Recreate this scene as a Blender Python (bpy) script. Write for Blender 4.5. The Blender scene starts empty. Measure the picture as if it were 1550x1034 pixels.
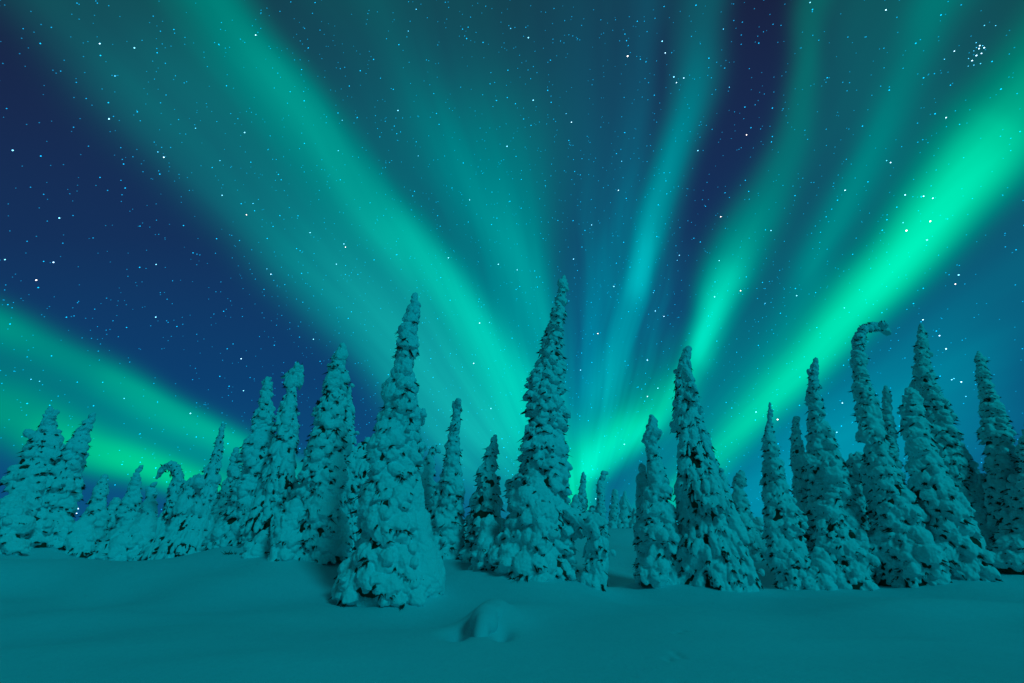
import bpy, math, random
import numpy as np
from mathutils import Vector
random.seed(7); RNG = np.random.default_rng(11)
S = bpy.context.scene
C = S.collection
R = math.radians

# ------------------------------------------------------------------ camera
F_PX = 710.0                      # focal length in pixels of a 1550 px wide frame
PITCH = R(24.5)
CAM_H = 1.10
cam_d = bpy.data.cameras.new("camera"); cam_d.sensor_width = 36.0
cam_d.lens = 36.0 * F_PX / 1550.0; cam_d.clip_start = 0.05; cam_d.clip_end = 20000
cam = bpy.data.objects.new("camera", cam_d); C.objects.link(cam)
cam.location = (0, 0, CAM_H); cam.rotation_euler = (R(90) + PITCH, 0, 0)
S.camera = cam
S.view_settings.view_transform = 'Standard'; S.view_settings.look = 'None'
S.view_settings.gamma = 1.0; S.view_settings.exposure = 0.0
S.render.engine = 'CYCLES'
SP, CP = math.sin(PITCH), math.cos(PITCH)

def uw(px, py):
    """photo sighting -> slope coordinates (sideways, upward) per metre of northing"""
    a = (px - 775.0) / F_PX; b = (517.0 - py) / F_PX
    dy = CP - b * SP
    return a / dy, (SP + b * CP) / dy
def at(px, py, Y):
    u, w = uw(px, py)
    return Vector((u * Y, Y, CAM_H + w * Y))
def srgb(r, g, b):
    f = lambda c: (c / 255.0 / 12.92) if c <= 10 else ((c / 255.0 + 0.055) / 1.055) ** 2.4
    return (f(r), f(g), f(b))

# ------------------------------------------------------------------ world: night sky with aurora
W = bpy.data.worlds.new("World"); S.world = W; W.use_nodes = True
nt = W.node_tree; nt.nodes.clear()
N = nt.nodes; LK = nt.links
def node(t, **kw):
    n = N.new(t)
    for k, v in kw.items(): setattr(n, k, v)
    return n
def put(n, i, v):
    if isinstance(v, bpy.types.NodeSocket): LK.new(v, n.inputs[i])
    elif v is not None: n.inputs[i].default_value = v
def mth(op, a, b=None, c=None, clamp=False):
    n = node('ShaderNodeMath', operation=op, use_clamp=clamp)
    put(n, 0, a); put(n, 1, b)
    if c is not None: put(n, 2, c)
    return n.outputs[0]
def vmth(op, a, b=None, scale=None):
    n = node('ShaderNodeVectorMath', operation=op)
    put(n, 0, a); put(n, 1, b)
    if scale is not None: put(n, 3, scale)
    return n.outputs[0]
tc = node('ShaderNodeTexCoord')
sep = node('ShaderNodeSeparateXYZ'); LK.new(tc.outputs['Generated'], sep.inputs[0])
dyv = mth('MAXIMUM', mth('ABSOLUTE', sep.outputs[1]), 0.02)
U = mth('DIVIDE', sep.outputs[0], dyv)
Wv = mth('DIVIDE', sep.outputs[2], dyv)
U0, W0 = uw(880, 850)              # the point on the skyline the arcs run towards
du = mth('SUBTRACT', U, U0); dw = mth('SUBTRACT', Wv, W0)
RAD = mth('SQRT', mth('ADD', mth('MULTIPLY', du, du), mth('MULTIPLY', dw, dw)))
KR = 0.8
T = mth('DIVIDE', RAD, mth('ADD', RAD, KR))
TH = mth('MULTIPLY', mth('ARCTAN2', dw, du), 1.0 / math.pi)   # 0 right .. 1 left
# slow waviness so that no arc has a ruled edge
nz = node('ShaderNodeTexNoise'); nz.inputs['Scale'].default_value = 2.3; nz.inputs['Detail'].default_value = 2
LK.new(tc.outputs['Generated'], nz.inputs['Vector'])
TH = mth('ADD', TH, mth('MULTIPLY', mth('SUBTRACT', nz.outputs['Fac'], 0.5), 0.022))

def polar(px, py):
    u, w = uw(px, py); u -= U0; w -= W0
    r = math.hypot(u, w)
    return r / (r + KR), math.atan2(w, u) / math.pi
def curve(pts):
    n = node('ShaderNodeFloatCurve')
    c = n.mapping.curves[0]
    pts = sorted(pts)
    c.points[0].location = (0.0, pts[0][1]); c.points[1].location = (1.0, pts[-1][1])
    for p in pts: c.points.new(min(.999, max(.001, p[0])), p[1])
    for p in c.points: p.handle_type = 'AUTO_CLAMPED'
    n.mapping.use_clip = False
    n.mapping.update()
    LK.new(T, n.inputs['Value'])
    return n.outputs[0]
def band(pts, col, pw=2.0):
    """pts: (px, py, half width towards the left, half width towards the right, strength)"""
    cen, wl, wr, am = [], [], [], []
    for (x, y, sl, sr, a) in pts:
        t, th = polar(x, y)
        dx, dy = x - 880.0, y - 850.0
        L = math.hypot(dx, dy); nx, ny = dy / L, -dx / L        # perpendicular, towards the left
        _, tl = polar(x + nx * sl, y + ny * sl); _, tr = polar(x - nx * sr, y - ny * sr)
        cen.append((t, th)); wl.append((t, abs(tl - th))); wr.append((t, abs(th - tr))); am.append((t, a))
    d = mth('SUBTRACT', TH, curve(cen))
    left = mth('GREATER_THAN', d, 0.0)
    mix = node('ShaderNodeMix', data_type='FLOAT')
    LK.new(left, mix.inputs[0]); LK.new(curve(wr), mix.inputs[2]); LK.new(curve(wl), mix.inputs[3])
    q = mth('POWER', mth('ABSOLUTE', mth('DIVIDE', d, mix.outputs[0])), pw)
    g = mth('MULTIPLY', mth('EXPONENT', mth('MULTIPLY', q, -1.0)), curve(am))
    return vmth('SCALE', (col[0], col[1], col[2]), scale=g)

# clear night air: navy overhead, bluer low down, a little greener to the right
ramp = node('ShaderNodeValToRGB'); LK.new(mth('MULTIPLY', Wv, 0.45, clamp=True), ramp.inputs[0])
e = ramp.color_ramp.elements
stops = [(0.0, (8, 86, 134)), (0.16, (12, 63, 112)), (0.34, (20, 49, 92)), (0.55, (24, 42, 80)), (0.78, (25, 35, 67)), (1.0, (23, 30, 52))]
e[0].position = 0; e[1].position = 1
for i, (p, c) in enumerate(stops):
    el = e[0] if i == 0 else (e[-1] if i == len(stops) - 1 else e.new(p))
    el.position = p; el.color = (*srgb(*c), 1)
BANDS = [
 # the brilliant arc on the right
 ([(1600,120,70,50,0.336),(1530,205,66,52,0.611),(1450,300,54,46,0.867),(1375,392,44,40,0.930),(1290,480,44,34,0.808),(1200,572,38,30,0.633),(1130,640,34,26,0.492),(1060,715,26,28,0.400),(1000,770,20,22,0.400)], (0.00,0.890,0.438), 2.2),
 ([(1550,150,150,80,0.074),(1380,330,140,76,0.056),(1250,500,120,66,0.096),(1100,655,80,50,0.112)], (0.00,0.509,0.329), 2.0),
 # second ray, flaring bright low down
 ([(1226,0,26,26,0.084),(1212,120,27,28,0.105),(1188,240,32,34,0.120),(1154,325,40,38,0.20),(1124,380,40,36,0.34),(1094,436,32,30,0.66),(1068,500,22,26,0.78),(1045,560,22,22,0.436),(1010,610,34,24,0.352),(960,660,44,22,0.623),(905,712,40,22,0.481),(870,750,26,20,0.106)], (0.00,0.861,0.544), 2.2),
 ([(1080,470,60,30,0.0),(1045,540,70,30,0.055),(1010,600,80,34,0.161),(950,650,70,34,0.238),(890,700,60,34,0.311),(870,760,50,34,0.351)], (0.00,0.837,0.169), 2.0),
 # third ray
 ([(1425,0,36,40,0.121),(1385,100,36,40,0.101),(1335,200,32,36,0.133),(1290,300,28,30,0.164),(1245,380,28,26,0.165),(1195,470,28,26,0.07),(1100,620,22,18,0.028)], (0.00,0.866,0.604), 2.0),
 # thin ray near the middle
 ([(1066,0,44,34,0.080),(1045,120,30,34,0.139),(1015,230,24,30,0.213),(988,330,20,28,0.270),(968,410,17,20,0.383),(950,480,22,20,0.161),(925,560,28,22,0.217),(900,650,26,20,0.081)], (0.00,0.868,0.813), 2.4),
 ([(945,300,18,18,0.049),(915,400,18,18,0.030),(893,520,16,16,0.089),(886,650,18,18,0.000)], (0.00,0.708,0.888), 2.0),
 # great diffuse arc left of the middle: crisp on its upper right side
 ([(330,0,70,44,0.200),(440,140,70,38,0.276),(540,265,64,34,0.268),(620,365,50,32,0.413),(690,450,42,32,0.467),(750,535,50,34,0.473),(800,620,60,40,0.449),(840,720,60,40,0.222)], (0.00,0.859,0.577), 2.2),
 ([(110,0,80,120,0.085),(230,130,80,130,0.135),(360,270,70,120,0.164),(480,400,60,110,0.298),(590,520,56,100,0.428),(690,640,60,80,0.472),(780,740,60,50,0.200)], (0.01,0.785,0.627), 2.6),
 ([(570,20,40,46,0.036),(650,180,38,42,0.067),(720,300,34,40,0.098),(780,390,32,30,0.113),(820,480,32,26,0.128),(840,560,32,26,0.090)], (0.00,0.831,0.685), 2.0),
 # broad veils
 ([(640,0,260,200,0.059),(740,250,150,110,0.170),(800,450,90,44,0.224),(830,600,80,34,0.203),(850,740,60,34,0.037)], (0.00,0.902,0.717), 2.8),
 ([(920,0,110,50,0.041),(925,200,90,50,0.045),(925,400,70,80,0.075),(915,520,60,90,0.10),(900,600,50,80,0.12)], (0.00,0.78,0.88), 2.4),
 ([(1350,0,110,180,0.107),(1310,200,104,130,0.106),(1215,400,92,100,0.073),(1085,580,60,80,0.129)], (0.00,0.705,0.546), 3.0),
 ([(1560,420,120,120,0.12),(1430,560,110,140,0.20),(1250,690,90,120,0.29),(1100,780,60,80,0.25)], (0.00,0.80,0.86), 2.2),
 # low arcs on the left
 ([(0,478,42,26,0.270),(100,528,40,24,0.210),(180,570,36,22,0.314),(260,616,34,20,0.375),(330,654,32,20,0.358),(400,694,30,20,0.220),(520,750,26,20,0.100)], (0.00,0.855,0.419), 2.0),
 ([(0,620,46,50,0.271),(60,645,42,44,0.374),(150,680,32,34,0.542),(230,708,26,30,0.62),(310,738,22,28,0.55),(400,762,18,24,0.300)], (0.00,0.882,0.33), 2.2),
 ([(0,545,50,54,0.091),(120,600,42,50,0.113),(250,665,34,42,0.171)], (0.00,0.725,0.468), 2.4),
]
tot = None
for b in BANDS:
    o = band(*b); tot = o if tot is None else vmth('ADD', tot, o)
# faint ray texture along the arcs
cv = node('ShaderNodeCombineXYZ'); put(cv, 0, mth('MULTIPLY', TH, 26.0)); put(cv, 1, mth('MULTIPLY', T, 2.2))
n2 = node('ShaderNodeTexNoise'); n2.inputs['Scale'].default_value = 1.0; n2.inputs['Detail'].default_value = 3
LK.new(cv.outputs[0], n2.inputs['Vector'])
tot = vmth('SCALE', tot, scale=mth('ADD', mth('MULTIPLY', n2.outputs['Fac'], 0.8), 0.60))
# many thin feathered rays standing in the haze
cv3 = node('ShaderNodeCombineXYZ'); put(cv3, 0, mth('ADD', mth('MULTIPLY', TH, 46.0), mth('MULTIPLY', nz.outputs['Fac'], 3.0))); put(cv3, 1, mth('MULTIPLY', T, 5.0)); cv3.inputs[2].default_value = 4.0
n3 = node('ShaderNodeTexNoise'); n3.inputs['Scale'].default_value = 1.0; n3.inputs['Detail'].default_value = 2
LK.new(cv3.outputs[0], n3.inputs['Vector'])
rays = mth('MULTIPLY', mth('SUBTRACT', n3.outputs['Fac'], 0.30), 2.2, clamp=True)
fine = band([(1000,40,110,60,.03),(985,200,100,50,.05),(960,350,80,70,.11),(935,480,70,100,.16),(915,600,70,120,.15),(895,720,60,70,.04)], (0,.72,.80), 3.0)
fine = vmth('ADD', fine, band([(500,60,260,200,.015),(640,260,150,150,.03),(760,470,90,90,.04),(830,640,60,50,.02)], (0,.8,.7), 3.0))
tot = vmth('ADD', tot, vmth('SCALE', fine, scale=rays))
tot = vmth('MULTIPLY', tot, (1.0, 0.99, 1.04))
# the aurora's own green drowns the faint air-glow behind it
sg = node('ShaderNodeSeparateColor'); LK.new(tot, sg.inputs[0])
keep = mth('SUBTRACT', 1.0, mth('MULTIPLY', sg.outputs[1], 1.6), clamp=True)
redk = node('ShaderNodeCombineXYZ'); put(redk, 0, mth('SUBTRACT', .95, mth('MULTIPLY', sg.outputs[1], 5.0), clamp=True)); redk.inputs[1].default_value = 1; redk.inputs[2].default_value = 1
airc = vmth('MULTIPLY', ramp.outputs[0], redk.outputs[0])
tot = vmth('ADD', tot, vmth('SCALE', airc, scale=mth('ADD', mth('MULTIPLY', keep, .75), .25)))
# unseen sky behind the camera, dimmed to deepen shade under the snow lumps
tot = vmth('SCALE', tot, scale=mth('ADD', mth('MULTIPLY', mth('ADD', mth('MULTIPLY', sep.outputs[1], 3.0), .8, clamp=True), .84), .16))
bg = node('ShaderNodeBackground'); LK.new(tot, bg.inputs[0]); bg.inputs[1].default_value = 1.0
out = node('ShaderNodeOutputWorld'); LK.new(bg.outputs[0], out.inputs[0])
try:
    W.cycles.sampling_method = 'MANUAL'; W.cycles.sample_map_resolution = 512
except Exception: pass

# added key light from behind the camera, shaping the snow: one weak, wide sun
sun_d = bpy.data.lights.new("added_key_sun", 'SUN'); sun_d.energy = 0.84; sun_d.angle = R(13); sun_d.color = (0.0, 0.86, 1.0)
sun = bpy.data.objects.new("added_key_sun", sun_d); C.objects.link(sun)
sun.rotation_euler = (R(54), 0, R(36))

# ------------------------------------------------------------------ materials
def mat(name):
    m = bpy.data.materials.new(name); m.use_nodes = True
    return m, m.node_tree, m.node_tree.nodes['Principled BSDF']
def snow_mat(name, scale, bump, c1=(.64,.83,.87), c2=(.56,.75,.79)):
    m, t, p = mat(name)
    tcn = t.nodes.new('ShaderNodeTexCoord')
    a = t.nodes.new('ShaderNodeTexNoise'); a.inputs['Scale'].default_value = scale; a.inputs['Detail'].default_value = 5
    b = t.nodes.new('ShaderNodeTexNoise'); b.inputs['Scale'].default_value = scale * 7; b.inputs['Detail'].default_value = 3
    mx = t.nodes.new('ShaderNodeMix'); mx.data_type = 'RGBA'
    mx.inputs[6].default_value = (*c2, 1); mx.inputs[7].default_value = (*c1, 1)
    bp = t.nodes.new('ShaderNodeBump'); bp.inputs['Strength'].default_value = bump; bp.inputs['Distance'].default_value = 0.03
    ad = t.nodes.new('ShaderNodeMath'); ad.operation = 'MULTIPLY_ADD'; ad.inputs[1].default_value = .35
    for n in (a, b): t.links.new(tcn.outputs['Object'], n.inputs['Vector'])
    t.links.new(a.outputs['Fac'], mx.inputs[0]); t.links.new(mx.outputs[2], p.inputs['Base Color'])
    t.links.new(b.outputs['Fac'], ad.inputs[0]); t.links.new(a.outputs['Fac'], ad.inputs[2])
    t.links.new(ad.outputs[0], bp.inputs['Height']); t.links.new(bp.outputs[0], p.inputs['Normal'])
    p.inputs['Roughness'].default_value = .75; p.inputs['Specular IOR Level'].default_value = .2
    return m
M_SNOW = snow_mat('tree_snow', 6.0, .5)
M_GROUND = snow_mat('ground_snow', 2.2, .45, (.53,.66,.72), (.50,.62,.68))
M_FOL, t_, p_ = mat('spruce_needles')
a_ = t_.nodes.new('ShaderNodeTexNoise'); a_.inputs['Scale'].default_value = 9
r_ = t_.nodes.new('ShaderNodeValToRGB'); r_.color_ramp.elements[0].color = (.015,.02,.012,1); r_.color_ramp.elements[1].color = (.06,.06,.035,1)
t_.links.new(a_.outputs['Fac'], r_.inputs[0]); t_.links.new(r_.outputs[0], p_.inputs['Base Color']); p_.inputs['Roughness'].default_value = .9
M_BARK, t_, p_ = mat('spruce_bark')
a_ = t_.nodes.new('ShaderNodeTexNoise'); a_.inputs['Scale'].default_value = 14
r_ = t_.nodes.new('ShaderNodeValToRGB'); r_.color_ramp.elements[0].color = (.03,.022,.016,1); r_.color_ramp.elements[1].color = (.10,.08,.06,1)
t_.links.new(a_.outputs['Fac'], r_.inputs[0]); t_.links.new(r_.outputs[0], p_.inputs['Base Color']); p_.inputs['Roughness'].default_value = .95

# ------------------------------------------------------------------ mesh helpers
def mesh_from(name, V, Fc):
    """V (n,3), Fc list of (m,k) int arrays, k = 3 or 4"""
    me = bpy.data.meshes.new(name)
    V = np.asarray(V, dtype=np.float32)
    me.vertices.add(len(V)); me.vertices.foreach_set('co', V.ravel())
    tot = sum(f.size for f in Fc); nf = sum(len(f) for f in Fc)
    me.loops.add(tot); me.polygons.add(nf)
    li = np.concatenate([f.ravel() for f in Fc]).astype(np.int32)
    ls = []; s = 0
    for f in Fc:
        k = f.shape[1]; ls.append(s + np.arange(len(f)) * k); s += f.size
    me.loops.foreach_set('vertex_index', li)
    me.polygons.foreach_set('loop_start', np.concatenate(ls).astype(np.int32))
    me.update(calc_edges=True); me.validate()
    return me
def smooth(me):
    me.polygons.foreach_set('use_smooth', np.ones(len(me.polygons), dtype=bool)); me.update()
def icosphere(sub):
    p = (1 + 5 ** .5) / 2
    v = [(-1,p,0),(1,p,0),(-1,-p,0),(1,-p,0),(0,-1,p),(0,1,p),(0,-1,-p),(0,1,-p),(p,0,-1),(p,0,1),(-p,0,-1),(-p,0,1)]
    f = [(0,11,5),(0,5,1),(0,1,7),(0,7,10),(0,10,11),(1,5,9),(5,11,4),(11,10,2),(10,7,6),(7,1,8),(3,9,4),(3,4,2),(3,2,6),(3,6,8),(3,8,9),(4,9,5),(2,4,11),(6,2,10),(8,6,7),(9,8,1)]
    v = [np.array(q, float) / np.linalg.norm(q) for q in v]
    for _ in range(sub):
        cache = {}; nf = []
        def mid(a, b):
            k = (min(a, b), max(a, b))
            if k not in cache:
                m = v[a] + v[b]; v.append(m / np.linalg.norm(m)); cache[k] = len(v) - 1
            return cache[k]
        for a, b, c in f:
            x, y, z = mid(a, b), mid(b, c), mid(c, a)
            nf += [(a, x, z), (b, y, x), (c, z, y), (x, y, z)]
        f = nf
    return np.array(v), np.array(f, dtype=np.int64)
ICO2 = icosphere(2); ICO1 = icosphere(1); ICO0 = icosphere(0)

def blobs(cen, ax, tg, sc, rough=.16):
    """many lumps at once: cen (n,3), ax = long axis, tg = tangent hint, sc (n,3) = along axis, tangent, normal"""
    v, f = ICO2 if len(cen) < 900 else ICO1
    n = len(cen)
    ax = ax / np.linalg.norm(ax, axis=1, keepdims=True)
    nm = np.cross(ax, tg); nm /= np.linalg.norm(nm, axis=1, keepdims=True) + 1e-9
    tg = np.cross(nm, ax)
    P = np.repeat(v[None], n, 0)
    d = np.zeros((n, len(v)))
    for k in range(4):
        w = RNG.normal(size=(n, 3)) * (1.6 + k * 1.1); ph = RNG.uniform(0, 6.28, n)
        d += np.sin(np.einsum('nvk,nk->nv', P, w) + ph[:, None]) * rough / (1 + .6 * k)
    P = P * (1 + d)[..., None] * sc[:, None, :]
    V = cen[:, None, :] + P[..., 0:1] * ax[:, None] + P[..., 1:2] * tg[:, None] + P[..., 2:3] * nm[:, None]
    Fc = f[None] + (np.arange(n) * len(v))[:, None, None]
    return V.reshape(-1, 3), Fc.reshape(-1, 3)
def spikes(base, tip, rad):
    """many thin tapering twigs: (n,3) base, (n,3) tip, (n,) radius"""
    n = len(base); d = tip - base; d /= np.linalg.norm(d, axis=1, keepdims=True) + 1e-9
    h = np.where(np.abs(d[:, 2:3]) < .9, np.array([[0, 0, 1.]]), np.array([[1., 0, 0]]))
    a = np.cross(d, h); a /= np.linalg.norm(a, axis=1, keepdims=True); b = np.cross(d, a)
    ring = [base + (a * math.cos(q) + b * math.sin(q)) * rad[:, None] for q in (0, 2.094, 4.189)]
    V = np.stack(ring + [tip], 1).reshape(-1, 3)
    f = np.array([(0, 1, 3), (1, 2, 3), (2, 0, 3)])
    return V, (f[None] + (np.arange(n) * 4)[:, None, None]).reshape(-1, 3)
def join(parts):
    V, Fs, s = [], [], 0
    for v, f in parts:
        V.append(v); Fs.append(f + s); s += len(v)
    return np.concatenate(V), np.concatenate(Fs)
def link(name, me, m, parent=None):
    o = bpy.data.objects.new(name, me); C.objects.link(o)
    if m: me.materials.append(m)
    if parent: o.parent = parent
    return o

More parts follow.
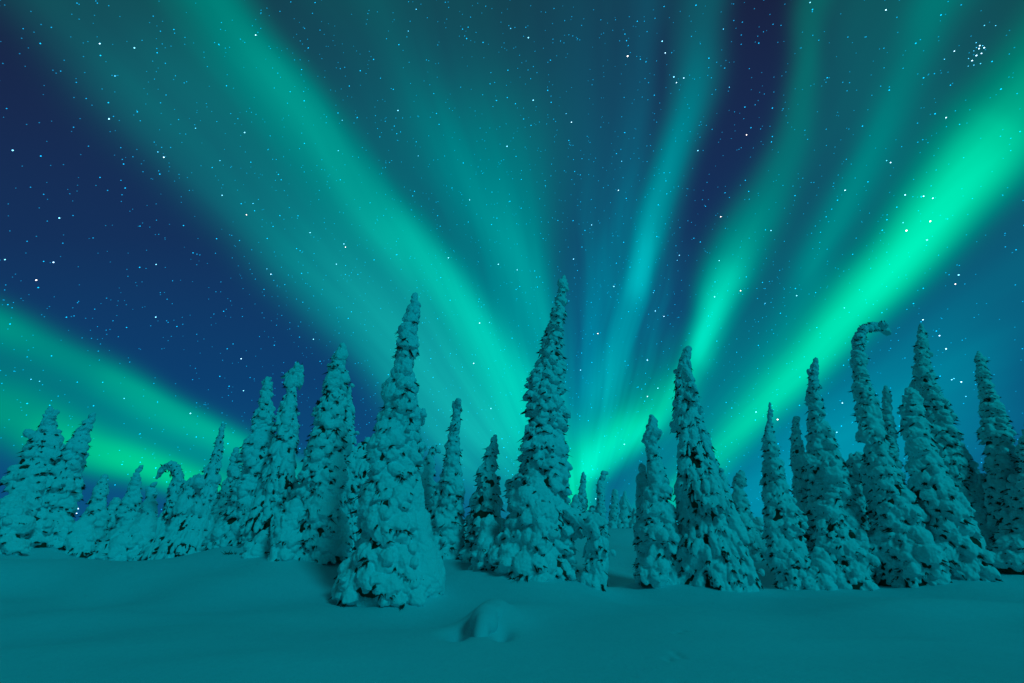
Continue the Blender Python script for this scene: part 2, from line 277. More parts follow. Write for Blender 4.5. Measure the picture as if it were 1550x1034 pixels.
# ------------------------------------------------------------------ the trees (sightings in the photograph: x, y, half width)
# label, distance, axis top->base, lump size px, style, gap share, extra options
TREES = [
 # ---- main row
 ("thick snow-packed spruce left of the middle with a smooth snow skirt on its right",
  12.6, [(628,447,6),(627,468,10),(621,500,16),(614,545,20),(608,600,27),(603,660,36),(598,720,45),(592,780,52),(586,840,62),(584,885,68),(583,925,66)], 12.5, 'pillow', .05, dict(skirt=[(626,760,13,60),(632,820,18,60),(640,868,24,44)])),
 ("great conical spruce whose frosted tip reaches highest of all the trees",
  15.0, [(853,423,5),(850,450,9),(842,490,14),(834,530,20),(828,580,27),(824,640,35),(822,700,42),(818,760,46),(814,820,52),(808,895,56)], 8.5, 'conic', .12, {}),
 ("low rounded snow-buried spruce standing against the foot of the highest conical spruce",
  14.0, [(812,735,14),(808,760,30),(804,800,42),(798,850,48),(795,893,46)], 11, 'pillow', .05, {}),
 ("bent snow-draped young spruce with a dark hollow under its arch, right of the highest spruce",
  14.4, [(858,775,9),(875,783,13),(894,792,17),(903,815,17),(902,850,19),(896,902,19)], 8.5, 'droop', .22, dict(hook=True)),
 ("slender columnar spruce like stacked round snow balls, left of the dark shaggy spruce",
  15.0, [(988,628,5),(989,640,8),(987,670,9),(992,700,13),(994,740,18),(998,780,24),(1000,830,32),(1003,905,36)], 10, 'pillow', .08, {}),
 ("short narrow spruce pressed against the left side of the column of stacked snow balls",
  15.6, [(974,704,5),(974,740,10),(976,790,16),(980,890,18)], 8, 'pillow', .08, {}),
 ("tall dark shaggy spruce with long hanging snow-fringed boughs and a blunt crooked top",
  14.8, [(1043,527,6),(1037,545,11),(1039,580,17),(1044,630,22),(1052,680,29),(1060,730,37),(1066,780,45),(1072,840,50),(1075,905,50)], 8.5, 'droop', .24, {}),
 ("small snow-cloaked spruce leaning on the lower right flank of the tall shaggy spruce",
  14.6, [(1092,712,5),(1096,750,12),(1102,800,20),(1110,850,26),(1118,905,28)], 9, 'droop', .10, {}),
 ("medium spruce with a crooked knob for a top, just right of the shaggy spruce",
  20.0, [(1123,716,6),(1119,740,9),(1121,770,16),(1126,805,23),(1132,848,27)], 7, 'pillow', .12, {}),
 ("narrow spruce with a thin twisted spire, first of the right-hand group",
  15.0, [(1163,612,3),(1163,640,5),(1166,665,10),(1170,700,16),(1178,750,21),(1188,800,26),(1198,850,30),(1208,908,32)], 7.5, 'pillow', .14, {}),
 ("slim pointed spruce half hidden between the twisted spire and the dark crusted spire",
  16.5, [(1207,632,5),(1208,660,9),(1212,700,13),(1220,750,18),(1228,800,22),(1238,880,25)], 7, 'pillow', .16, {}),
 ("tall spruce with a dark crusted crooked spire, left of the hook-topped spruce",
  15.2, [(1230,546,4),(1228,575,8),(1232,610,12),(1240,650,18),(1250,700,25),(1262,760,31),(1274,820,38),(1288,903,42)], 8, 'pillow', .15, {}),
 ("frosty twiggy spruce with thin hanging branches behind and left of the hook-topped spruce",
  17.0, [(1296,690,12),(1300,720,20),(1308,770,26),(1318,880,32)], 6.5, 'droop', .20, {}),
 ("tall spruce whose top is bent over into a hook pointing right",
  14.6, [(1352,497,9),(1342,490,10),(1326,489,8),(1310,498,8),(1301,520,10),(1303,560,11),(1306,600,14),(1317,660,20),(1333,720,27),(1351,780,34),(1368,840,45),(1385,903,48)], 8.5, 'pillow', .12, dict(hook=True)),
 ("narrow frosted spire peeking out behind the hook-topped spruce",
  17.5, [(1336,588,4),(1340,640,9),(1350,700,14),(1362,860,20)], 6.5, 'pillow', .10, {}),
 ("heavy round-shouldered spruce with broad smooth snow slabs, in front of a taller spire",
  14.4, [(1386,592,11),(1384,620,17),(1392,670,22),(1405,730,30),(1424,790,36),(1440,840,40),(1455,900,44)], 11, 'pillow', .06, {}),
 ("tall spruce with dark upper twigs rising behind the round-shouldered leaning spruce",
  16.5, [(1388,497,4),(1391,520,9),(1394,560,14),(1408,610,22),(1426,670,27),(1448,730,32),(1470,790,36),(1492,880,42)], 7, 'pillow', .18, {}),
 ("low snow-smothered spruce with a tiny spike top, left of the speckled spire",
  16.0, [(1484,718,3),(1486,745,9),(1494,790,22),(1505,840,30),(1515,888,32)], 8, 'pillow', .12, {}),
 ("tall dark speckled spire leaning left near the right edge",
  15.5, [(1489,531,4),(1492,560,9),(1501,610,14),(1512,670,19),(1522,730,25),(1535,800,34),(1545,888,38)], 7, 'pillow', .2, {}),
 ("snow-heavy spruce cut by the right edge of the view",
  14.6, [(1560,640,8),(1562,690,22),(1566,750,34),(1572,820,42),(1578,890,46)], 8.5, 'pillow', .15, {}),
 # ---- left of the thick tower
 ("knobbly spruce with a lopsided tip, first to the left of the thick snow-packed tower",
  16.0, [(524,527,5),(517,545,11),(510,580,20),(505,620,25),(497,670,31),(488,720,38),(478,780,44),(466,866,46)], 9, 'pillow', .10, {}),
 ("narrow dark-edged spruce tucked behind the knobbly lopsided spruce",
  18.0, [(526,590,5),(527,630,9),(524,680,16),(520,740,24),(516,850,30)], 6.5, 'droop', .16, {}),
 ("broad shadowed frosty spruce filling the gap left of the thick tower",
  18.5, [(556,672,14),(548,700,26),(542,750,34),(536,860,38)], 6.5, 'droop', .12, {}),
 ("spruce with a club-shaped rounded top bulging over a thin neck, left of the middle",
  17.0, [(452,577,5),(447,558,9),(439,566,11),(438,590,9),(434,620,14),(430,660,20),(424,710,27),(414,770,34),(402,840,38)], 8, 'droop', .12, {}),
 ("straight spruce with a narrow tapering tip, left of the club-topped one",
  17.4, [(408,574,4),(407,600,9),(402,630,14),(395,670,20),(386,710,27),(374,760,33),(362,838,38)], 8.5, 'pillow', .10, {}),
 ("hunched snow-smothered sapling at the front foot of the knobbly lopsided spruce",
  15.4, [(445,765,12),(440,790,22),(436,820,28),(432,858,28)], 9, 'pillow', .08, {}),
 ("slim pointed spruce leaning right beside the thin dark spire",
  22.0, [(359,679,3),(355,705,8),(348,740,13),(340,780,18),(330,835,22)], 6.0, 'pillow', .10, {}),
 ("thin dark spire with ragged hanging sprays, leaning right over the arched saplings",
  22.5, [(334,641,3),(330,665,6),(325,695,8),(319,720,11),(312,760,16),(304,835,22)], 5.5, 'droop', .20, {}),
 ("hunched sapling with a drooping crown, between the arched sapling and a thin dark spire",
  21.0, [(306,732,7),(296,728,9),(288,740,12),(284,770,20),(280,840,30)], 6.0, 'droop', .16, dict(hook=True)),
 ("sapling bowed over into an arch with its tip hanging to the left",
  21.5, [(244,716,4),(250,707,6),(262,705,7),(270,716,8),(271,740,12),(264,780,22),(254,838,30)], 5.5, 'droop', .18, dict(hook=True)),
 ("small pale spruce with a pointed tip, just left of the arched sapling",
  23.0, [(232,735,3),(228,755,8),(222,785,14),(216,838,20)], 5.5, 'pillow', .14, {}),
 ("small spruce leaning right with a bead of snow on its tip",
  22.0, [(215,708,4),(209,718,4),(205,740,8),(198,765,13),(192,795,17),(184,840,22)], 6.0, 'pillow', .12, {}),
 ("lowest little spruce in the dip between two leaning spruces on the left",
  23.0, [(176,757,5),(170,772,10),(163,800,16),(158,842,22)], 6, 'pillow', .16, {}),
 ("small round-tipped spruce leaning right beside the dark gap of sky on the left",
  20.5, [(156,721,4),(152,735,8),(146,765,12),(138,795,18),(128,846,24)], 6.0, 'pillow', .14, {}),
 ("ragged spruce leaning strongly right, second from the left edge",
  18.5, [(143,626,3),(138,638,7),(126,660,11),(115,690,15),(104,720,19),(94,755,22),(86,790,24),(78,850,28)], 7.5, 'pillow', .16, {}),
 ("wide spruce with a two-pronged tip and a snow ledge, nearest the left edge",
  18.0, [(74,616,3),(71,632,7),(65,660,16),(58,690,26),(50,730,32),(42,770,38),(34,810,42),(28,852,44)], 9.5, 'pillow', .09, dict(prong=[((73,640),(85,624),4),((62,668),(42,655),6)])),
 ("snow-swollen shrub bulging at the lower left edge",
  17.0, [(22,760,14),(18,785,26),(14,815,30),(12,852,28)], 13, 'pillow', .05, {}),
 # ---- between the towers
 ("short spruce with its tip curled to the right, just right of the thick tower",
  19.0, [(664,683,4),(657,678,6),(650,688,7),(647,710,10),(646,750,14),(648,835,20)], 6.5, 'pillow', .12, dict(hook=True)),
 ("slim spruce with a lumpy spire standing alone above the gap between the two great spruces",
  17.0, [(694,612,4),(692,626,7),(687,655,11),(684,700,15),(681,740,20),(676,780,26),(672,845,30)], 7.5, 'pillow', .10, {}),
 ("dark pyramid-shaped spruce touching the left side of the great conical spruce",
  16.5, [(749,662,4),(746,680,8),(741,710,16),(736,745,24),(733,790,30),(730,850,32)], 8, 'conic', .16, {}),
 ("low rounded snow-covered sapling in front of the pyramid-shaped spruce",
  14.8, [(742,800,14),(738,825,26),(736,888,32)], 9, 'pillow', .07, {}),
 # ---- far little trees on the rise
 ("tiny far spruce spire just right of the great conical spruce, on the open rise",
  34.0, [(883,716,2.5),(882,740,5),(880,765,9),(878,800,11)], 4, 'pillow', .10, {}),
 ("tiny far spruce stump-shaped at the edge of the great conical spruce",
  33.0, [(872,752,5),(870,775,8),(868,802,9)], 4, 'pillow', .10, {}),
 ("tiny far spruce with its tip curled to the right, on the open rise",
  33.0, [(920,716,2.5),(914,715,3.5),(910,728,4.5),(909,755,7),(908,802,10)], 4, 'pillow', .12, dict(hook=True)),
 ("tiny far blunt spruce right of the curled-tip one",
  34.0, [(931,743,3.5),(930,765,6),(928,806,9)], 4, 'pillow', .12, {}),
 ("tiny far hunched spruce nearest the column of snow balls",
  34.0, [(946,746,3),(945,760,7),(950,775,10),(946,808,14)], 4, 'droop', .12, {}),
 ("tiny far snowy stub between the stump-shaped spire and the curled-tip spruce",
  34.0, [(897,768,3),(896,785,6),(895,806,8)], 4, 'pillow', .10, {}),
 ("tiny far round-headed spruce tight against the column of stacked snow balls",
  32.0, [(962,772,4),(961,790,7),(960,812,9)], 4, 'pillow', .10, {}),
 ("small far snow cone low behind the narrow twisted spire",
  24.0, [(1147,786,5),(1147,810,9),(1148,838,12)], 5.5, 'pillow', .08, {}),
]

# ------------------------------------------------------------------ snowfield
ctrl = []
for t in TREES:
    x, y, h = t[2][-1]
    p = at(x, y - 4, t[1]); ctrl.append((p.x, p.y, p.z))
for (x, y, Y) in [(-100,852,17.5),(60,852,17),(180,852,17.5),(300,848,17.5),(400,862,16),(470,880,14.5),
                  (700,888,14.2),(760,893,14),(870,905,13.6),(950,906,13.6),(1050,908,13.6),(1150,909,13.8),(1250,905,14),(1320,899,14),(1420,897,14),(1560,893,14),
                  (935,860,20),(935,830,27),(935,812,34),(700,850,18),(1160,858,19),(1150,838,24),(1240,850,22),
                  (600,935,11.3),(500,930,11.3)]:
    p = at(x, y, Y); ctrl.append((p.x, p.y, p.z))
for x in (-12,-8,-4,0,4,8,12):
    for y in (3, 5.5, 8, 10.2): ctrl.append((x, y, 0.02 + (max(0, -x) * .012)))
for a in range(-80, 81, 16):
    for r_far, z in ((45, 2.3), (60, 2.6)): ctrl.append((r_far * math.sin(R(a)), r_far * math.cos(R(a)), z))
for a in range(100, 261, 20):
    for r_far in (6, 14, 30, 50): ctrl.append((r_far * math.sin(R(a)), r_far * math.cos(R(a)), 0.1 + .01 * r_far))
CT = np.array(ctrl)
def wave(x, y):
    return (.030 * np.sin(.9 * x + .5 * y + 1.2) + .028 * np.sin(-.45 * x + .95 * y + .4) + .02 * np.sin(1.7 * x - .6 * y + 2.)
            + .012 * np.sin(2.1 * y + 1.3 * x + 4.))
PRINTS = [(1020,1026),(1032,1027),(1012,998),(1030,996),(1022,992),(1026,966),(1034,964),(1028,940)]
prints3 = []
for (px_, py_) in PRINTS:
    u, w = uw(px_, py_); Y = (CAM_H - .02) / -w; prints3.append((u * Y, Y))
LUMP = at(731, 947, 8.4)
TB = []                                # snow banked round each foot
for t in TREES:
    x, y, h = t[2][-1]; p = at(x, y, t[1]); r = h * t[1] / F_PX * 1.02
    TB.append((p.x, p.y, r))
def ground_z(x, y):
    x = np.asarray(x, float); y = np.asarray(y, float)
    shp = x.shape; X = x.ravel(); Y = y.ravel(); Z = np.empty(len(X))
    for s in range(0, len(X), 20000):
        xs, ys = X[s:s+20000, None], Y[s:s+20000, None]
        d2 = (xs - CT[None, :, 0]) ** 2 + (ys - CT[None, :, 1]) ** 2
        bw = .75 + .055 * np.hypot(xs, ys)
        w = np.exp(-d2 / (2 * bw * bw)) + 1e-5 / (1 + d2)
        Z[s:s+20000] = (w * CT[None, :, 2]).sum(1) / w.sum(1)
    rr = np.hypot(X, Y)
    Z += wave(X, Y) * np.clip(rr / 6, .5, 2.0)
    for (bx, by, r) in TB:
        d2 = (X - bx) ** 2 + (Y - by) ** 2
        Z += .16 * np.exp(-d2 / (1.25 * r + .15) ** 2)
    Z *= np.clip(1.6 - rr / 160, 0, 1)
    Z -= np.clip(rr - 120, 0, 1e9) * .02
    # wind-scooped hollows beside the buried sapling
    for (ox, oy, rx, ry, dp) in ((-.36, -.15, .20, .5, .19), (.30, -.34, .15, .34, .14)):
        Z -= dp * np.exp(-((X - LUMP.x - ox) / rx) ** 2 - ((Y - LUMP.y - oy) / ry) ** 2)
    Z += .40 * np.exp(-((X - LUMP.x - .12) / .50) ** 2 - ((Y - LUMP.y - 1.05) / .95) ** 2)
    Z += .12 * np.exp(-((X - LUMP.x - .75) / 1.0) ** 2 - ((Y - LUMP.y - 2.3) / .8) ** 2)
    # long soft drifts
    for (ox, oy, rx, ry, hh) in ((-5.2, 6.2, 1.6, .8, .07), (-3.0, 5.6, 1.3, .5, .05), (9.2, 11.0, 2.6, .7, .16), (4.6, 7.6, 2.5, .5, .04), (-6.5, 9.5, 3.0, .7, .08)):
        Z += hh * np.exp(-((X - ox) / rx) ** 2 - ((Y - oy - .15 * (X - ox)) / ry) ** 2)
    q = at(634, 905, 12.8); Z += .42 * np.exp(-((X - q.x) / .42) ** 2 - ((Y - q.y) / .8) ** 2)
    # hollow under the thick tower's left foot
    q = at(545, 922, 12.1); Z -= .12 * np.exp(-((X - q.x) / .55) ** 2 - ((Y - q.y) / .35) ** 2)
    # hare prints
    for (qx, qy) in prints3:
        Z -= .018 * np.exp(-((X - qx) ** 2 + ((Y - qy) * .6) ** 2) / .055 ** 2)
    return Z.reshape(shp)
az = np.concatenate([np.linspace(-180, -60, 40, endpoint=False), np.linspace(-60, 60, 800), np.linspace(60, 180, 41)[1:-1]])
rs = np.concatenate([[.02], np.geomspace(1.0, 5, 30, endpoint=False), np.geomspace(5, 40, 520, endpoint=False), np.geomspace(40, 6000, 90)])
A, RR = np.meshgrid(np.radians(az), rs, indexing='ij')
GX, GY = RR * np.sin(A), RR * np.cos(A)
GZ = ground_z(GX, GY)
na, nr = A.shape
idx = np.arange(na * nr).reshape(na, nr)
i0 = idx[:, :-1]; i1 = np.roll(idx, -1, 0)[:, :-1]; i2 = np.roll(idx, -1, 0)[:, 1:]; i3 = idx[:, 1:]
gf = np.stack([i0, i3, i2, i1], -1).reshape(-1, 4)
gme = mesh_from('ground', np.stack([GX, GY, GZ], -1).reshape(-1, 3), [gf]); smooth(gme)
g = link('ground', gme, M_GROUND); g['kind'] = 'structure'; g['label'] = 'smooth untouched snowfield rising gently towards the trees'

# ------------------------------------------------------------------ tree builder
TEX = bpy.data.textures.new('snow_lumps', 'CLOUDS'); TEX.noise_scale = .22; TEX.noise_depth = 2
TEXF = bpy.data.textures.new('snow_grain', 'CLOUDS'); TEXF.noise_scale = .07; TEXF.noise_depth = 1
pending = []
def build_tree(spec, kind='snowy_spruce', cat='tree', group='snow-laden spruces'):
    label, Y, ax, cs, style, gap, opt = spec
    k = Y / F_PX                                    # metres per photo pixel at this distance
    P = np.array([at(x, y, Y) for x, y, h in ax]); H = np.array([h for _, _, h in ax]) * k
    gz = float(ground_z(np.array([P[-1, 0]]), np.array([Y]))[0])
    P[-1, 2] = min(P[-1, 2], gz) - .12 if P[-1, 2] - gz < 1 else P[-1, 2]
    if abs(P[-1, 2] - gz) < 1.0: P[-1, 2] = gz - .12
    root = bpy.data.objects.new(kind, None); C.objects.link(root)
    org = np.array([P[-1, 0], P[-1, 1], gz]); root.location = org
    root['label'] = label; root['category'] = cat
    if group: root['group'] = group
    # small random sway out of the plane of view
    seg = np.linalg.norm(np.diff(P, axis=0), axis=1); L = np.concatenate([[0], np.cumsum(seg)]); tot = L[-1]
    P[:, 1] += .10 * tot * .3 * np.sin(L / tot * RNG.uniform(2, 5) + RNG.uniform(0, 6)) * (1 - L / tot)
    s0 = cs * k * .84; H = H * .89
    hook = opt.get('hook', False)
    def axis(l):
        p = np.array([np.interp(l, L, P[:, i]) for i in range(3)]); return p, float(np.interp(l, L, H))
    cen, axs, tgs, scs, dk_b, dk_t = [], [], [], [], [], []
    ph = RNG.uniform(0, 6.28, 6)
    def bulge(an, l):
        v = .07 * math.sin(l * 2.9 / (s0 * 9) + ph[4]) + .06 * math.sin(l * 7.1 / (s0 * 9) + ph[5]) + .13 * math.sin(2 * an + ph[0] + l * 1.1) + .11 * math.sin(3 * an + ph[1] - l * 2.3) + .08 * math.sin(an + ph[2] + l * 3.7) - .03
        wh = (l / (s0 * 3.6) + .12 * math.sin(an + ph[3])) % 1.0
        return v + {'conic': .26, 'droop': .20, 'pillow': .09}[style] * (wh - .5)
    q = 0.0                                        # packed snow round the thin part of the stem
    while q < tot:
        p, r = axis(q)
        if r > 2.4 * s0: break
        rr = max(r * .72, s0 * .28); cen.append(p + RNG.normal(size=3) * r * .12); axs.append(np.array([.1, 0, -1.])); tgs.append(np.array([1., 0, 0])); scs.append((rr * 1.15, rr, rr)); q += rr * .8
    l = s0 * .4
    first = True
    while l < tot:
        p, r = axis(l)
        p2, _ = axis(min(tot, l + .05)); td = p2 - p; td /= np.linalg.norm(td) + 1e-9   # pointing down the stem
        horiz = abs(td[2]) < .6
        a1 = np.cross(td, [0, 1, 0]); a1 /= np.linalg.norm(a1) + 1e-9; a2 = np.cross(td, a1)
        sz = s0 * (.62 + .5 * min(1, r / (3 * s0)))
        n = max(1, int(round(2 * math.pi * max(r - sz * .45, 0) / (1.5 * sz))))
        if n < 3 or first:
            cen.append(p + RNG.normal(size=3) * r * .30); axs.append(td + RNG.normal(size=3) * .2); tgs.append(a1 + RNG.normal(size=3) * .2)
            q = max(r, sz * .5) * RNG.uniform(.6, 1.1); scs.append((q * 1.15, q, q))
            if RNG.random() < .8:
                dr = a1 * RNG.choice([-1, 1]) + a2 * -.5; dk_b.append(p); dk_t.append(p + dr * r * 1.2 + td * sz)
            l += (q * 1.25 if not first else min(q, s0)); first = False; continue
        off = RNG.uniform(0, 6.28)
        for j in range(n):
            an = off + j * 2 * math.pi / n + RNG.normal() * .18
            jl = RNG.uniform(-.85, .85) * sz * 1.3
            pp, rr = axis(min(tot, max(0, l + jl)))
            u = a1 * math.cos(an) + a2 * math.sin(an)
            lump = bulge(an, l)
            rr = rr * (1 + lump) * RNG.uniform(.93, 1.06)
            s = sz * float(np.clip(RNG.lognormal(0, .30), .55, 1.75))
            u_ = u.copy()
            cpos = pp + u * (rr - .85 * s)
            isgap = RNG.random() < gap * (.7 - .6 * u[0])
            # smaller snow pads filling in between, deeper inside
            for _ in range(3):
                q = s * RNG.uniform(.45, .75); an3 = an + RNG.uniform(-.6, .6) * 2 * math.pi / n; l3 = min(tot, max(0, l + jl + RNG.uniform(-.8, .8) * s * 1.3))
                p3, r3 = axis(l3); u3 = a1 * math.cos(an3) + a2 * math.sin(an3)
                cen.append(p3 + u3 * (r3 * (1 + bulge(an3, l3)) - s * .55 - q * .75)); axs.append(u3 * .8 + td * (.9 if style != 'droop' else 2.5) + RNG.normal(size=3) * .2); tgs.append(np.cross(u3, td))
                scs.append((q * 1.25, q * .9, q * .75) if style != 'droop' else (q * 2.0, q * .55, q * .6))
            # needle sprays poking from under the lump
            if isgap or RNG.random() < .12:
                m = 8 if isgap else 4
                for _ in range(m):
                    dd = u * RNG.uniform(.2, .9) + td * RNG.uniform(.3, 1.1) + np.cross(u, td) * RNG.normal() * .6
                    dd /= np.linalg.norm(dd)
                    st = pp + u * (rr - (.95 if isgap else .8) * s) + (RNG.normal(size=3) * .25) * s + td * s * (.0 if isgap else .7)
                    dk_b.append(st); dk_t.append(st + dd * s * RNG.uniform(.6, 1.1))
            if isgap: continue
            if style == 'droop':
                d = u * RNG.uniform(.15, .6) + td * 1.0 + np.cross(u, td) * RNG.normal() * .18
                sc = (s * RNG.uniform(1.2, 2.1), s * RNG.uniform(.5, .85), s * RNG.uniform(.45, .65)); cpos = pp + u * (rr - .6 * s)
            elif style == 'conic':
                d = u * RNG.uniform(.7, 1.1) + td * RNG.uniform(.5, .9) + np.cross(u, td) * RNG.normal() * .3
                sc = (s * RNG.uniform(1.0, 1.4), s * RNG.uniform(.65, 1.0), s * RNG.uniform(.55, .75))
            else:
                d = u * RNG.uniform(.5, 1.0) + td * RNG.uniform(.5, 1.3) + np.cross(u, td) * RNG.normal() * .4
                sc = (s * RNG.uniform(.95, 1.35), s * RNG.uniform(.8, 1.1), s * RNG.uniform(.7, .95))
            cen.append(cpos); axs.append(d); tgs.append(np.cross(u, td) + RNG.normal(size=3) * .1); scs.append(sc)
            if RNG.random() < .52 + gap * (2.2 - 1.4 * u[0]):      # needles showing at the lump's lower lip
                dn = d / np.linalg.norm(d); sd = np.cross(u, dn); e0 = cpos + dn * sc[0] * RNG.uniform(.62, .85) + u * sc[2] * .25 + sd * s * RNG.uniform(-.5, .5)
                for _ in range(5):
                    dd = dn * RNG.uniform(.5, 1.1) + u * RNG.uniform(.1, .7) + sd * RNG.normal() * .7
                    b0 = e0 + sd * RNG.normal() * s * .22; dk_b.append(b0 - dd * s * .15); dk_t.append(b0 + dd * s * RNG.uniform(.3, .72))
            if RNG.random() < .35:                # a crumb of snow on the lump
                cen.append(cpos + (u * .5 + RNG.normal(size=3) * .5) * s * .8); axs.append(d); tgs.append(np.cross(u, td)); q = s * RNG.uniform(.3, .5); scs.append((q, q, q * .8))
        l += sz * (1.12 if style != 'droop' else 1.2)
    # cover the widest bare spots
    CA = np.array(cen); l = s0
    while l < tot:
        p, r = axis(l); p2, _ = axis(min(tot, l + .05)); td = p2 - p; td /= np.linalg.norm(td) + 1e-9
        a1 = np.cross(td, [0, 1, 0]); a1 /= np.linalg.norm(a1) + 1e-9; a2 = np.cross(td, a1)
        n = int(2 * math.pi * r / (s0 * .9))
        for j in range(n):
            an = 2 * math.pi * j / n; u = a1 * math.cos(an) + a2 * math.sin(an); rr = r * (1 + bulge(an, l)); c = p + u * (rr - s0 * .75)
            if np.min(((CA - c) ** 2).sum(1)) > (s0 * (.86 + gap * (2.0 - 1.6 * u[0]))) ** 2:
                q = s0 * RNG.uniform(.7, 1.0); cen.append(c + RNG.normal(size=3) * s0 * .12); axs.append(u * .8 + td * (.9 if style != 'droop' else 2.5) + RNG.normal(size=3) * .25); tgs.append(np.cross(u, td))
                scs.append((q * 1.2, q * .95, q * .75) if style != 'droop' else (q * 1.8, q * .6, q * .6)); CA = np.vstack([CA, c])
        l += s0 * .8
    for (a, b, hw) in opt.get('prong', []):
        for q in np.linspace(0, 1, 5):
            pq = np.array(at(a[0] + (b[0] - a[0]) * q, a[1] + (b[1] - a[1]) * q, Y)); cen.append(pq); axs.append(np.array([0, 0, 1.]) + RNG.normal(size=3) * .3); tgs.append(np.array([1., 0, 0]))
            scs.append((hw * k * RNG.uniform(.9, 1.3),) * 3)
    for (x, y, rx, rz) in opt.get('skirt', []):
        cen.append(np.array(at(x, y, Y))); axs.append(np.array([.12, 0, -1.])); tgs.append(np.array([1., 0, 0])); scs.append((rz * k, rx * k * 1.15, rx * k * 1.3))
    cen, axs, tgs, scs = map(np.array, (cen, axs, tgs, scs))
    V, Fc = blobs(cen - org, axs, tgs, scs)
    snow = link('snow', mesh_from('snow', V, [Fc]), None, root)
    vox = max(.014, Y / 469.0 * .60)
    m = snow.modifiers.new('r', 'REMESH'); m.mode = 'VOXEL'; m.voxel_size = vox
    m = snow.modifiers.new('s', 'SMOOTH'); m.factor = .5; m.iterations = 1
    for tex, st in ((TEX, .34), (TEXF, .20)):
        m = snow.modifiers.new('d', 'DISPLACE'); m.texture = tex; m.strength = s0 * st; m.mid_level = .5; m.texture_coords = 'GLOBAL'
    pending.append(snow)
    # dark needles: sprays + inner mass
    parts = []
    if dk_b:
        b = np.array(dk_b) - org; t = np.array(dk_t) - org
        parts.append(spikes(b, t, RNG.uniform(.10, .24, len(b)) * s0))
    nl = int(min(120, max(20, tot / s0 * 1.2))); rows = []; NA = 22
    for i in range(nl + 1):
        l = tot * i / nl; p, r = axis(l); p2, _ = axis(min(tot, l + .05)); td = p2 - p
        if np.linalg.norm(td) < 1e-6: td = np.array([0, 0, -1.])
        td /= np.linalg.norm(td); a1 = np.cross(td, [0, 1, 0]); a1 /= np.linalg.norm(a1) + 1e-9; a2 = np.cross(td, a1)
        for j in range(NA):
            an = j / NA * 2 * math.pi; q = max(0, r * (1 + bulge(an, l)) - s0 * .80) * RNG.uniform(.92, 1.04) + .01 * i / nl
            rows.append(p - org + (a1 * math.cos(an) + a2 * math.sin(an)) * q)
    rows = np.array(rows); fi = []
    for i in range(nl):
        for j in range(NA):
            a = i * NA + j; b_ = i * NA + (j + 1) % NA; c = b_ + NA; d = a + NA; fi += [(a, b_, c), (a, c, d)]
    parts.append((rows, np.array(fi)))
    Vf, Ff = join(parts)
    link('foliage', mesh_from('foliage', Vf, [Ff]), M_FOL, root)
    # trunk
    rows = []; nl = 12
    for i in range(nl + 1):
        l = tot * i / nl; p, r = axis(l); tr = .012 + (.02 + .012 * tot) * i / nl
        tr = min(tr, r * .5 + .01)
        for j in range(8):
            an = j / 8 * 2 * math.pi; rows.append(p - org + np.array([math.cos(an) * tr, math.sin(an) * tr, 0]))
    fi = []
    for i in range(nl):
        for j in range(8):
            a = i * 8 + j; b_ = i * 8 + (j + 1) % 8; fi += [(a, b_, b_ + 8, a + 8)]
    link('trunk', mesh_from('trunk', np.array(rows), [np.array(fi)]), M_BARK, root)
    return root
for t in TREES: build_tree(t)
SHRUBS = [
 ("wide wind-packed shrub under snow, low between the little leaning spruces on the left", 19.0, [(214,800,16),(206,815,32),(196,830,46),(190,850,52)], 7, 'pillow', .10, {}),
 ("low weeping shrub with thin snow fringes under the arched sapling", 18.5, [(300,782,14),(292,800,32),(284,825,46),(278,848,50)], 5.5, 'droop', .20, {}),
 ("rounded snow-laden shrub at the foot of the small round-tipped leaning spruce", 18.5, [(126,792,10),(122,810,20),(120,848,26)], 8, 'pillow', .10, {}),
 ("low snow-covered shrub just left of the knobbly lopsided spruce", 16.0, [(398,812,12),(394,828,20),(392,850,26)], 8, 'pillow', .07, {}),
 ("low snow-capped shrub in the gap between the twisted spire and the shaggy spruce", 14.2, [(1128,872,8),(1128,885,14),(1128,905,20)], 8, 'droop', .10, {}),
 ("snow-capped shrub tucked in front of the dark crusted spire", 14.6, [(1243,845,14),(1240,865,22),(1238,903,28)], 9, 'pillow', .06, {}),
]
for t in SHRUBS: build_tree(t, 'snowy_shrub', 'shrub', 'snow-laden shrubs')

# buried sapling in the foreground: one smooth hood of snow with a tongue towards the camera
def lump(kind, label, cat, items, vox, mound=None):
    c0 = items[0][0]; org = np.array([c0[0], c0[1], float(ground_z(np.array([c0[0]]), np.array([c0[1]]))[0])])
    cen = np.array([i[0] for i in items], float); sc = np.array([i[1] for i in items], float); ax = np.array([i[2] for i in items], float)
    V, Fc = blobs(cen - org, ax, np.tile([1., 0, 0], (len(items), 1)), sc, .05)
    o = link(kind, mesh_from(kind, V, [Fc]), None); o.location = org
    m = o.modifiers.new('r', 'REMESH'); m.mode = 'VOXEL'; m.voxel_size = vox
    m = o.modifiers.new('s', 'SMOOTH'); m.factor = .8; m.iterations = 40
    o['label'] = label; o['category'] = cat
    pending.append(o); return o
lx, ly = LUMP.x, LUMP.y
lz = float(ground_z(np.array([lx - .1]), np.array([ly - .45]))[0])
lump('snow_hummock', 'smooth hooded hummock of snow over a buried sapling, alone in the open foreground', 'snow mound',
     [((lx + .06, ly + .55, lz + .13), (.66, .27, .22), (0.08, .9, .05)), ((lx + .02, ly + .12, lz + .13), (.48, .235, .20), (0, .9, .18)),
      ((lx + .0, ly - .34, lz + .05), (.42, .135, .15), (0.02, .9, .40))], .018)

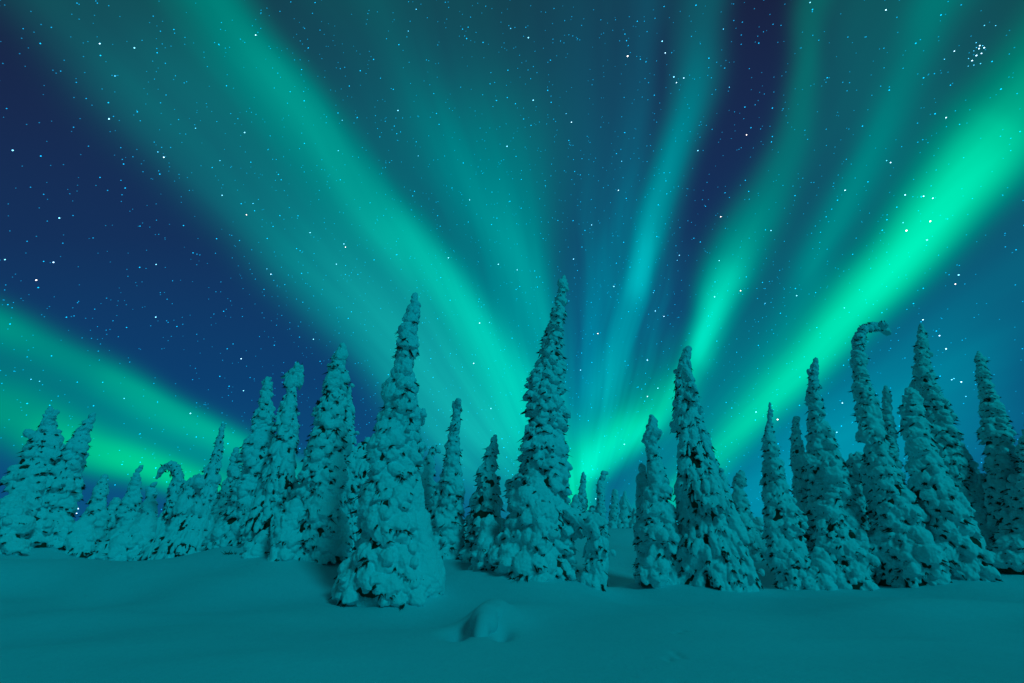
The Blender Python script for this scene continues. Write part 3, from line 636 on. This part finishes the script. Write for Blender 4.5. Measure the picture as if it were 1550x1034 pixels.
# twigs breaking the snow crust
def twig(px, py, label):
    u, w = uw(px, py); Y = 15.8
    x = u * Y; z = float(ground_z(np.array([x]), np.array([Y]))[0]); b, t = [], []
    for i in range(34):
        s = np.array([RNG.normal() * .13, RNG.normal() * .05, -.05]); d = np.array([RNG.normal() * .6, RNG.normal() * .5 - .2, RNG.uniform(.3, 1)]); d /= np.linalg.norm(d)
        b.append(s); t.append(s + d * RNG.uniform(.10, .24))
    b.append(np.array([-.32, 0, -.05])); t.append(np.array([.40, 0, -.04]))
    for q in range(len(b) - 1): b[q][1] *= .2
    V, Fc = spikes(np.array(b), np.array(t), np.array([.016] * (len(b) - 1) + [.05]))
    o = link('buried_branch', mesh_from('buried_branch', V, [Fc]), M_FOL); o.location = (x, Y, z)
    o['label'] = label; o['category'] = 'branch'; o['group'] = 'branch tips breaking the snow'
twig(346, 853, 'leftmost dark branch tip poking from the snow, near the hanging shrub')
twig(392, 849, 'dark branch tuft poking from the snow, close to the foot of the knobbly spruce')

# bake the remeshed snow
bpy.context.view_layer.update()
dg = bpy.context.evaluated_depsgraph_get()
baked = [(o, bpy.data.meshes.new_from_object(o.evaluated_get(dg))) for o in pending]
nv = 0
for o, me in baked:
    o.modifiers.clear(); old = o.data; o.data = me; bpy.data.meshes.remove(old)
    me.materials.clear(); me.materials.append(M_SNOW if o.name.startswith('snow') and o.parent else M_GROUND); smooth(me); nv += len(me.vertices)
print('snow verts', nv)

# ------------------------------------------------------------------ stars, far beyond everything
STAR = bpy.data.materials.new('starlight'); STAR.use_nodes = True
t = STAR.node_tree; t.nodes.clear()
at_ = t.nodes.new('ShaderNodeAttribute'); at_.attribute_name = 'glow'
em = t.nodes.new('ShaderNodeEmission'); tr = t.nodes.new('ShaderNodeBsdfTransparent'); ad = t.nodes.new('ShaderNodeAddShader'); om = t.nodes.new('ShaderNodeOutputMaterial')
t.links.new(at_.outputs['Color'], em.inputs[0]); t.links.new(em.outputs[0], ad.inputs[0]); t.links.new(tr.outputs[0], ad.inputs[1]); t.links.new(ad.outputs[0], om.inputs[0])
try: STAR.cycles.emission_sampling = 'NONE'
except Exception: pass
BRIGHT = [(950,85,2.1,1),(865,185,1.5,0),(857,172,1.2,0),(1007,80,1.4,0),(1035,118,1.4,0),(1024,125,1.5,0),(1095,44,1.3,0),(1130,204,1.5,1),(1104,132,1.1,0),(1341,15,1.5,0),
 (387,53,1.5,0),(512,228,1.3,0),(151,66,1.5,0),(174,115,1.3,0),(165,180,1.4,0),(248,238,1.7,0),(239,230,1.3,0),(296,194,1.3,0),(333,243,1.2,0),(373,325,1.4,1),(383,308,1.3,0),(523,374,1.3,1),
 (410,415,1.4,0),(55,424,1.6,1),(81,397,1.6,0),(726,489,1.6,0),(717,550,1.7,0),(365,543,1.6,0),(1091,328,1.5,1),(1372,349,2.0,1),(1408,335,1.8,1),(1398,297,1.4,0),(1412,300,1.4,0),(1370,295,1.4,0),
 (1279,288,1.5,0),(1348,246,1.5,0),(1342,243,1.3,0),(936,288,1.5,0),(941,244,1.3,0),(1121,440,1.5,1),(1422,508,1.6,0),(1432,528,1.6,0),(1455,578,1.6,0),(1397,484,1.5,0),(1291,592,2.0,1),(1275,610,1.4,0),
 (1177,635,1.9,1),(980,600,1.5,0),(980,545,1.4,0),(1005,479,1.4,0),(905,505,1.4,1),(118,770,1.8,0),(116,777,1.4,0),(1278,466,1.3,0),(1446,430,1.3,1),(741,488,1.3,0),(518,182,1.2,0),(404,407,1.2,0),
 (633,236,1.2,0),(630,14,1.3,0),(618,47,1.2,0),(773,43,1.3,0),(1432,178,1.4,0),(1367,337,1.3,0),(1025,394,1.2,0),(989,443,1.2,0),(1158,459,1.3,0),(1444,573,1.3,0),(1462,600,1.2,0),
 (1477.5,64.5,1.2,0),(1483,69,1.5,0),(1481.8,73.5,1.7,0),(1489.7,72.2,1.7,0),(1485.6,80.8,1.6,0),(1478,84,1.8,0),(1471.4,91.7,1.7,0),(1484.2,96.2,1.3,0),(1466,88.5,1.1,0),(1474,98.5,1.2,0),(1465.5,100,1.0,0),(1478,72,1.1,0),(1474,77,1.0,0),(1487.5,69,1.1,0),
 (1444.5,77.4,1.4,0),(1429.5,89.6,1.2,0),(1490,38.5,1.3,0),(1507,38.7,1.1,0),(47,574,1.2,0),(60,577,1.1,0),(188,603,1.3,0)]
DIST = 7000.0
dirs, size, col = [], [], []
for (x, y, s, warm) in BRIGHT:
    u, w = uw(x, y); d = np.array([u, 1, w]); d /= np.linalg.norm(d)
    dirs.append(d); size.append(s * (.40 if y > 110 or x < 1400 else .33)); col.append((2.6, 2.2, 2.0) if warm else ((.9, 1.7, 2.3) if s > 1.35 else (.1, .75, 1.3)))
nst = 17000
zz = RNG.uniform(.02, 1, nst); aa = RNG.uniform(0, 2 * math.pi, nst)
keep_d = np.stack([np.sqrt(1 - zz ** 2) * np.cos(aa), np.sqrt(1 - zz ** 2) * np.sin(aa), zz], 1)
for d in keep_d:
    m = RNG.random()
    dirs.append(d)
    if m < .012: size.append(RNG.uniform(.55, .75)); col.append((.3, 1.1, 1.6))
    elif m < .09: size.append(RNG.uniform(.5, .68)); col.append((.0, .5, 1.0))
    elif m < .38: size.append(RNG.uniform(.42, .58)); col.append((0, .26, .55))
    else: size.append(RNG.uniform(.4, .6)); col.append((0, .12, .25))
dirs = np.array(dirs); size = np.array(size); col = np.array(col)
pole = np.array([-.55, -.35, .75]); pole /= np.linalg.norm(pole)      # the sky turns about this point: trails run round it
tg = np.cross(pole, dirs); tg /= np.linalg.norm(tg, axis=1, keepdims=True)
px_m = DIST / F_PX
v0, f0 = ICO0
nm = np.cross(dirs, tg)
sc = size * px_m * 1.0
Vs = dirs[:, None] * DIST + v0[None, :, 0:1] * tg[:, None] * (sc * 1.25)[:, None, None] + v0[None, :, 1:2] * nm[:, None] * sc[:, None, None] * .85 + v0[None, :, 2:3] * dirs[:, None] * sc[:, None, None]
Fs = (f0[None] + (np.arange(len(dirs)) * 12)[:, None, None]).reshape(-1, 3)
sme = mesh_from('stars', Vs.reshape(-1, 3), [Fs])
ca = sme.color_attributes.new('glow', 'FLOAT_COLOR', 'POINT')
ca.data.foreach_set('color', np.concatenate([np.repeat(col, 12, 0), np.ones((len(col) * 12, 1))], 1).astype(np.float32).ravel())
st = link('stars', sme, STAR); st['kind'] = 'stuff'; st['label'] = 'countless small blue-white stars scattered over the night sky'; st['category'] = 'stars'
